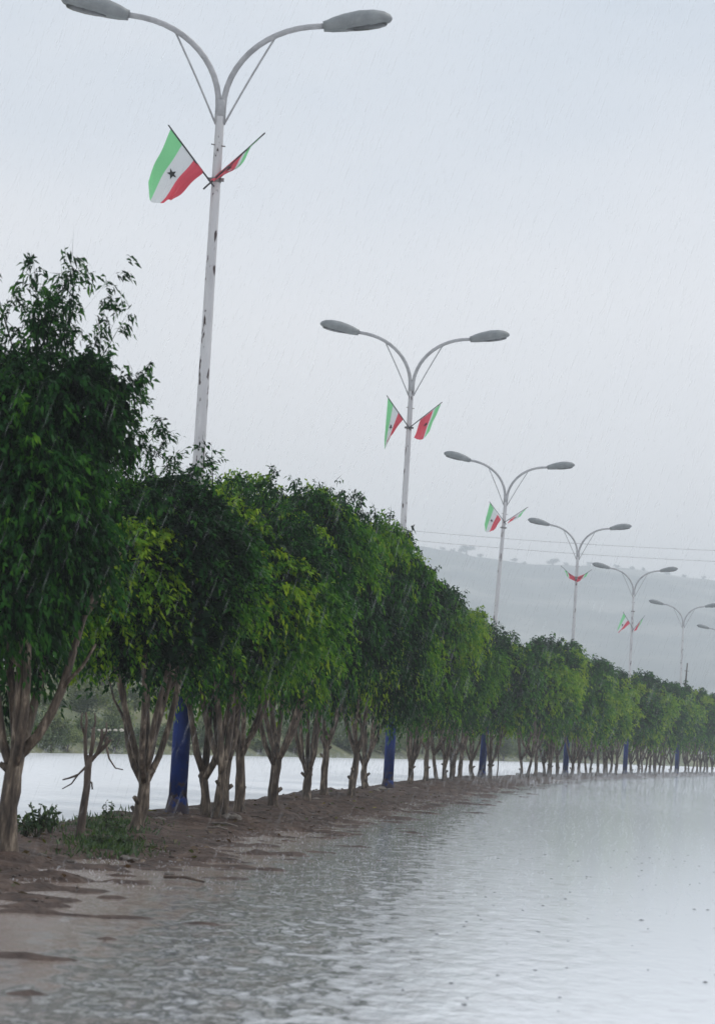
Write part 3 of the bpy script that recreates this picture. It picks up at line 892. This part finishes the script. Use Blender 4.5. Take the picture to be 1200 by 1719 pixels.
# ------------------------------------------------------------------ overhead lines far off
for k, (pl, pr, lab) in enumerate([((560, 878), (1330, 928), 'upper of two faint overhead wires crossing the sky above the hill'), ((560, 893), (1330, 947), 'lower of two faint overhead wires, just above the ridge')]):
    A, B = at_dist(*pl, 320), at_dist(*pr, 330)
    pts = []
    for i in range(25):
        t = i / 24
        pts.append(A.lerp(B, t) - Vector((0, 0, 0.55 * 4 * t * (1 - t))) - A)
    put(obj('power_line', MB().tube(pts, .022, 5).mesh('power_line', M['wire'])), lab, 'overhead wire', 'overhead wires').location = A

# ------------------------------------------------------------------ trees on the ridge
def flat_tree_mesh(seed, w, h, n=900):
    rng = np.random.default_rng(seed)
    k = rng.integers(0, 6, n)
    cx = rng.uniform(-.34, .34, 6) * w; cy = rng.uniform(-.3, .3, 6) * w; cz = h * rng.uniform(.42, .88, 6)
    d = norm(rng.normal(size=(n, 3)))
    P = np.stack([cx[k], cy[k], cz[k]], 1) + d * np.array([w * .24, w * .24, h * .2]) * rng.uniform(.5, 1, n)[:, None]
    return leaf_mesh('crown', P, norm(rng.normal(size=(n, 3))), np.full(n, w * .075), np.full(n, w * .05), rng.uniform(0, 1, n), M['hill_tree'], rng=rng)
def hill_tree(px, py, w, h, lab, seed, group='trees along the ridge'):
    p = at_dist(px, py, 2593.0)
    z = hill_height(p.x, 2593.0) - .5
    o = put(empty('ridge_tree', (p.x, 2593.0, z)), lab, 'tree', group)
    obj('trunk', MB().tube([(0, 0, -1), (.2, 0, h * .4), (-.2, 0, h * .75)], [w * .06, w * .05, w * .03], 7).mesh('trunk', M['post']), o)
    obj('crown', flat_tree_mesh(seed, w, h), o)['kind'] = 'stuff'
hill_tree(783, 918, 17, 9, 'wide flat-topped tree on the ridge left of the third lamp post', 1)
hill_tree(928, 935, 12, 8, 'rounded tree on the ridge left of the fourth lamp post', 2)
for k, (px, w_, h_) in enumerate([(742, 6, 4.5), (760, 5, 3.5), (806, 6, 4.5), (864, 7, 5), (880, 5, 3.5), (950, 5, 3.6), (990, 6, 4), (1010, 5, 4), (1036, 6, 4.2), (1062, 5, 3.6), (1080, 5, 4.2), (1120, 6, 4), (1150, 5, 3.6), (1182, 5, 3.8)]):
    hill_tree(px, 930, w_ * 1.1, h_, 'small bush-like tree dotting the hazy ridge', 10 + k)

# ------------------------------------------------------------------ far bank: shrubs, trees, pale stones
def shrub_mesh(seed, w, h, n=2600, ll=0.14):
    rng = np.random.default_rng(seed)
    L_ = 14
    c = norm(rng.normal(size=(L_, 3))) * rng.uniform(.2, .75, L_)[:, None] * np.array([w * .5, w * .4, h * .42]); c[:, 2] += h * .48
    k = rng.integers(0, L_, n)
    P = c[k] + norm(rng.normal(size=(n, 3))) * np.array([w * .2, w * .2, h * .2]) * rng.uniform(.4, 1, n)[:, None]
    P[:, 2] = np.maximum(P[:, 2], .02)
    tt = rng.uniform(0, .8, L_)[k] + rng.normal(size=n) * .12
    return leaf_mesh('foliage', P, norm(rng.normal(size=(n, 3)) + np.array([0, 0, .2])), rng.uniform(.7, 1.3, n) * ll, rng.uniform(.4, .7, n) * ll, tt, M['shrub'], rng=rng)
SH = [shrub_mesh(1, 2.6, 1.5), shrub_mesh(2, 3.2, 1.9), shrub_mesh(3, 2.2, 1.3), shrub_mesh(4, 3.0, 2.4)]
STEM = MB().tube([(0, 0, -.2), (.03, 0, .4), (.0, .04, .9)], [.05, .04, .02], 6).tube([(0, 0, .1), (.25, .1, .7)], [.03, .015], 5).tube([(0, 0, .1), (-.25, -.1, .7)], [.03, .015], 5).mesh('stem', M['dead_wood'])
rs = random.Random(5)
for k in range(70):
    Y = 84 + k * 2.1 + rs.uniform(-1, 1)
    s = -14.55 - rs.uniform(0, .9) - (3.0 if k % 3 == 2 else 0)
    x = float(centre(Y)) + s
    near_ = Y < 112
    o = put(empty('shrub', (x, Y, bank_height(s, Y) - .05), rs.uniform(0, 6)), 'low grey-green shrub on the far bank, seen left of the nearest lamp base' if near_ else 'dusky shrub on the far bank, glimpsed between trunks right of the nearest lamp base', 'shrub', 'shrubs on the far bank')
    sc = rs.uniform(.55, .9) if near_ else rs.uniform(.8, 1.25)
    o.scale = (sc, sc, sc * rs.uniform(.85, 1.15))
    obj('stem', STEM, o)
    obj('foliage', SH[k % 4], o)['kind'] = 'stuff'
BT = [shrub_mesh(21, 5.0, 3.4, 4200, .2), shrub_mesh(22, 5.6, 3.8, 4200, .2)]
BTR = MB().tube([(0, 0, -.4), (.1, 0, .8), (0, .1, 1.9)], [.16, .13, .08], 8).tube([(.1, 0, .7), (.8, .1, 1.9)], [.08, .04], 6).mesh('trunk', M['bark'])
for k in range(16):
    Y = 112 + k * 9.5 + rs.uniform(-2, 2)
    s = -20 - rs.uniform(0, 5)
    x = float(centre(Y)) + s
    o = put(empty('bank_tree', (x, Y, bank_height(s, Y) - .1), rs.uniform(0, 6)), 'dusky low-crowned tree on top of the far bank, behind the trunks', 'tree', 'trees on top of the far bank')
    obj('trunk', BTR, o)
    obj('crown', BT[k % 2], o)['kind'] = 'stuff'

def rock_mesh(seed, material):
    bm = bmesh.new()
    bmesh.ops.create_icosphere(bm, subdivisions=2, radius=.5)
    for v in bm.verts:
        n_ = noise.noise(v.co * 2.1 + Vector((seed * 3.7, 0, 0)))
        v.co *= 1 + .45 * n_
        v.co.z *= .62
    me = bpy.data.meshes.new('rock'); bm.to_mesh(me); bm.free()
    me.materials.append(material)
    return me
PR = [rock_mesh(k, M['pale_stone']) for k in range(3)]
RK = [rock_mesh(k + 10, M['stone']) for k in range(4)]
for k, px in enumerate((166, 176, 186, 194, 203, 213)):
    p = at_dist(px, 1232 - (k % 2), 97.5)
    c_ = float(centre(97.5)); z = bank_height(p.x - c_, 97.5)
    o = obj('pale_stone', PR[k % 3]); o.location = (p.x, 95.2, bank_height(p.x - float(centre(95.2)), 95.2) + .42); sc = .09 + .04 * (k % 3)
    o.location.z = at_dist(px, 1226, 95.2).z
    o.scale = (sc * 1.3, sc, sc); o.rotation_euler = (0, 0, k * 1.7)
    put(o, 'pale stone in the short row on the far bank, left of the nearest lamp base', 'stone', 'pale stones on the far bank')
p = on_ground(577, 1253, .1)
o = obj('boulder', PR[1]); o.location = (p.x, p.y - 2, .22); o.scale = (1.5, .9, .75)
put(o, 'pale rounded boulder across the far carriageway, left of the second blue lamp base', 'boulder')

# ------------------------------------------------------------------ stones, sticks and weeds on the median
GRK = 'stones lying on the median soil'
rocks = [(322, 1366, .17), (380, 1375, .16), (396, 1378, .15), (391, 1369, .11), (372, 1382, .10), (270, 1376, .12), (414, 1372, .09), (531, 1343, .13), (640, 1326, .16), (632, 1331, .12), (655, 1326, .12), (697, 1324, .13),
         (72, 1436, .07), (213, 1432, .10), (223, 1433, .08), (285, 1455, .06), (318, 1462, .06), (228, 1384, .06), (120, 1440, .05), (560, 1345, .08), (480, 1352, .10), (870, 1299, .22), (900, 1299, .2)]
rlab = {0: 'dark stone at the right foot of the nearest blue lamp base', 1: 'largest stone of the heap by the fourth trunk right of the nearest lamp', 8: 'stone at the left foot of the second blue lamp base', 13: 'dark clod of soil at the right end of the weedy patch'}
for k, (px, py, sz) in enumerate(rocks):
    p = on_ground(px, py, .06)
    s = p.x - float(centre(p.y))
    o = obj('stone', RK[k % 4]); o.location = (p.x, p.y, max(0.0, soil_height(s, p.y)) + sz * .12)
    o.scale = (sz * 1.25, sz, sz * .9); o.rotation_euler = (0, 0, k * 2.3)
    put(o, rlab.get(k, 'small rough stone lying on the wet brown median soil'), 'stone', GRK)
for k, (px, py, ln, an) in enumerate([(378, 1381, .34, -.5), (366, 1388, .22, .2), (432, 1368, .3, .9), (250, 1415, .25, .1), (310, 1461, .3, -.1)]):
    p = on_ground(px, py, .08)
    s = p.x - float(centre(p.y))
    o = obj('stick', MB().tube([(-ln / 2, 0, 0), (0, .02, .015), (ln / 2, -.01, .0)], [.013, .012, .008], 6).mesh('stick', M['stone' if k < 2 else 'dead_wood']))
    o.location = (p.x, p.y, max(0.0, soil_height(s, p.y)) + .015); o.rotation_euler = (0, .05, an)
    put(o, ['pale stick lying across the stone heap by the fourth trunk', 'short pale stick on mud below the stone heap', 'dark twig propped between trunks right of the stone heap', 'short dark twig on the mud right of the weeds', 'dark twig at the edge of the muddy water'][k], 'stick')

def weed_mesh(seed, h, w, ns, ll):
    rng = np.random.default_rng(seed)
    P, D, Tn, Ln = [], [], [], []
    mb = MB()
    for i in range(ns):
        a = rng.uniform(0, 6.28); q = rng.uniform(.2, 1) * w
        hh = h * rng.uniform(.55, 1)
        e = np.array([math.cos(a) * q, math.sin(a) * q * .6, hh])
        mb.tube([(0, 0, -.02), tuple(e * .5 + np.array([0, 0, .02])), tuple(e)], [.006, .005, .003], 5)
        for j in range(16):
            f = rng.uniform(.35, 1.02)
            P.append(e * f); d = rng.normal(size=3) + np.array([0, 0, .3]); D.append(d)
            Tn.append(rng.uniform(0, 1)); Ln.append(ll * rng.uniform(.6, 1.2))
    Ln = np.array(Ln)
    return mb.mesh('stem', M['weed_stem']), leaf_mesh('foliage', np.array(P), norm(np.array(D)), Ln, Ln * .55, np.array(Tn), M['weed'], rng=rng)
M['weed_stem'] = noisy('weed_stem', [(.3, (.05, .06, .03)), (.7, (.09, .09, .05))], 10, 3, .8)
WV = [weed_mesh(1, .32, .20, 11, .055), weed_mesh(2, .22, .16, 9, .045), weed_mesh(3, .38, .10, 5, .05)]
for (px, py, v, sc, lab) in [(62, 1410, 0, 1.0, 'bushy dark-leaved weed in water beside the leftmost trunk'), (42, 1408, 1, 1.0, 'smaller dark weed hugging the leftmost trunk'), (84, 1405, 1, 1.1, 'weed between the bushy weed and the pruned dead tree'),
                       (180, 1400, 2, .9, 'thin upright weed between the dead tree and the forked trunk'), (163, 1425, 1, .8, 'low weed at the front of the grassy patch'), (210, 1422, 1, .9, 'low weed below the forked trunk'), (196, 1405, 1, .8, 'weed in the middle of the grassy patch')]:
    p = on_ground(px, py, .05)
    o = put(empty('weed', (p.x, p.y, max(.0, soil_height(p.x - float(centre(p.y)), p.y)) - .01), px * .1), lab, 'weed', 'weeds on the median')
    o.scale = (sc, sc, sc)
    obj('stem', WV[v][0], o); obj('foliage', WV[v][1], o)['kind'] = 'stuff'
# short grass
rng = np.random.default_rng(77)
P, Tn = [], []
for _ in range(3400):
    px = rng.normal(182, 36); py = rng.uniform(1375, 1432)
    p = on_ground(px, py, .06)
    s = p.x - float(centre(p.y)); h = soil_height(s, p.y)
    if h > .0: P.append((p.x, p.y, h - .01)); Tn.append(rng.uniform(.2, 1))
P = np.array(P); n = len(P)
gl = rng.uniform(.04, .11, n)
put(obj('grass', leaf_mesh('grass', P, norm(rng.normal(size=(n, 3)) * .45 + np.array([0, 0, 1])), gl, gl * .12 + .004, np.array(Tn), M['weed'], bend=.1, rng=rng)), 'short green grass on the soil by the forked trunk', 'grass', kind='stuff')

# crumbs of soil and gravel, and fallen leaves
rng = np.random.default_rng(31)
def scatter(n, lo, hi, y1):
    out_ = []
    while len(out_) < n:
        Y = 15 + (y1 - 15) * rng.uniform() ** 1.3
        s_ = rng.uniform(lo, hi)
        h = soil_height(s_, Y)
        if h > .004: out_.append((float(centre(Y)) + s_, Y, h))
    return np.array(out_)
P = scatter(1500, -.9, 1.6, 75)
n = len(P); r_ = rng.gamma(2.0, .005, n) + .004
oct_ = np.array([[1, 0, 0], [0, 1, 0], [-1, 0, 0], [0, -1, 0], [0, 0, .8], [0, 0, -.5]])
V = P[:, None] + oct_[None] * r_[:, None, None] * rng.uniform(.6, 1.4, (n, 6, 3))
i = np.arange(n)[:, None] * 6
T = np.concatenate([i + np.array([[a, b, c]]) for a, b, c in [(0, 1, 4), (1, 2, 4), (2, 3, 4), (3, 0, 4), (1, 0, 5), (2, 1, 5), (3, 2, 5), (0, 3, 5)]])
put(obj('gravel', mesh_np('gravel', V.reshape(-1, 3), T, M['crumb'])), 'dark crumbs of soil and gravel strewn over the median', 'gravel', kind='stuff')
P = scatter(800, -.8, 1.6, 60); P[:, 2] += .008
n = len(P); D = rng.normal(size=(n, 3)); D[:, 2] *= .12
gl = rng.uniform(.05, .09, n)
put(obj('fallen_leaves', leaf_mesh('fallen_leaves', P, norm(D), gl, gl * .45, rng.uniform(0, 1, n), M['litter'], bend=0.0, rng=rng)), 'fallen brown leaves scattered on the wet soil under the trees', 'leaves', kind='stuff')

# ------------------------------------------------------------------ rain, bubbles and splashes
def spindles(name, P, D, L_, W_, material):
    n = len(P)
    s = norm(np.cross(D, np.array([[.3, .9, .1]]))); t = np.cross(D, s)
    c = P
    vs = [c - D * L_[:, None] * .5, c + D * L_[:, None] * .5]
    for k in range(3):
        a = 2 * math.pi * k / 3
        vs.append(c + (s * math.cos(a) + t * math.sin(a)) * W_[:, None] * .5)
    V = np.stack(vs, 1).reshape(-1, 3)
    i = np.arange(n) * 5
    T = np.concatenate([np.stack([i, i + 2 + (k + 1) % 3, i + 2 + k], 1) for k in range(3)] + [np.stack([i + 1, i + 2 + k, i + 2 + (k + 1) % 3], 1) for k in range(3)])
    return mesh_np(name, V, T, material)
rng = np.random.default_rng(5)
n = 38000
Y = (rng.uniform(12.0 ** 2.2, 85.0 ** 2.2, n)) ** (1 / 2.2)
X = rng.uniform(-1, 1, n) * (Y * .15 + 1.2)
Z = rng.uniform(0.05, 1, n) * (Y * .30 + 1.6)
P = np.stack([X, Y, Z], 1)
D = norm(np.array([[.30, .05, 1.0]]) + rng.normal(size=(n, 3)) * .045)
put(obj('rain', spindles('rain', P, D, rng.uniform(.06, .24, n), rng.uniform(.003, .0065, n), M['rain'])), 'slanting streaks of heavy rain falling across the road and trees', 'rain', kind='stuff')

n = 480
Y = rng.uniform(9, 34, n); X = centre(Y) + rng.uniform(2.2, 9.5, n)
r = rng.uniform(.0025, .008, n)
el_ = rng.uniform(1.0, 2.2, n)
vs, T = [], []
ang = np.linspace(0, 2 * np.pi, 8, endpoint=False)
for k, (rr, zz) in enumerate([(1.0, 0.0), (.8, .55), (.35, .9)]):
    vs += [np.stack([X + np.cos(a) * r * rr * el_ * (1 + .3 * np.sin(3 * a + X * 50)), Y + np.sin(a) * r * rr * 1.6, .002 + r * zz * .85], 1) for a in ang]
vs.append(np.stack([X, Y, .002 + r * .85], 1))
V = np.stack(vs, 1).reshape(-1, 3)
i = np.arange(n) * 25
Ts = []
for k in range(2):
    for j in range(8):
        j2 = (j + 1) % 8
        Ts += [np.stack([i + k * 8 + j, i + k * 8 + j2, i + k * 8 + 8 + j2], 1), np.stack([i + k * 8 + j, i + k * 8 + 8 + j2, i + k * 8 + 8 + j], 1)]
for j in range(8):
    Ts.append(np.stack([i + 16 + j, i + 16 + (j + 1) % 8, i + 24], 1))
put(obj('rain_bubbles', mesh_np('rain_bubbles', V, np.concatenate(Ts), M['bubble'], None, True)), 'dark specks of bubbles where drops strike the flooded road', 'bubbles', kind='stuff')

n = 9500
Y = rng.uniform(19, 75, n); X = centre(Y) + .8 + 5.5 * rng.uniform(0, 1, n) ** 1.6
P, D, Ls, Ws = [], [], [], []
for k in range(n):
    for j in range(rng.integers(2, 5)):
        a = rng.uniform(0, 6.28); d = np.array([math.cos(a) * .5, math.sin(a) * .5, 1.0])
        l = rng.uniform(.007, .018)
        P.append(np.array([X[k], Y[k], .0]) + d * (l * .5 + rng.uniform(0, .02))); D.append(d); Ls.append(l); Ws.append(rng.uniform(.0025, .006))
put(obj('rain_splash', spindles('rain_splash', np.array(P), norm(np.array(D)), np.array(Ls), np.array(Ws), M['splash'])), 'tiny pale splashes leaping from the water beside the median', 'splash', kind='stuff')

n = 14000
Y = 62 + 140 * rng.uniform(0, 1, n)
X = centre(Y) + np.where(rng.uniform(size=n) < .7, rng.uniform(.2, 9, n), rng.uniform(-13, -.5, n))
Ls = rng.uniform(.06, .34, n)
P = np.stack([X, Y, Ls * .5 + rng.uniform(0, .25, n)], 1)
D = norm(rng.normal(size=(n, 3)) * .18 + np.array([.15, 0, 1]))
put(obj('rain_spray', spindles('rain_spray', P, D, Ls, rng.uniform(.02, .07, n), M['spray'])), 'low white spray thrown up by the rain over the flooded road', 'spray', kind='stuff')

# ------------------------------------------------------------------ rain haze
mt = bpy.data.materials.new('haze_air'); mt.use_nodes = True
nt = mt.node_tree; nt.nodes.clear()
o_ = nt.nodes.new('ShaderNodeOutputMaterial'); pv = nt.nodes.new('ShaderNodeVolumePrincipled')
pv.inputs['Color'].default_value = (0.90, 0.945, 0.99, 1)
pv.inputs['Density'].default_value = 0.00065
pv.inputs['Anisotropy'].default_value = 0.15
nt.links.new(pv.outputs[0], o_.inputs['Volume'])
put(obj('haze', MB().box((0, 1640, 107.0), (6000, 3680, 216.4)).mesh('haze', mt, False)), kind='stuff')
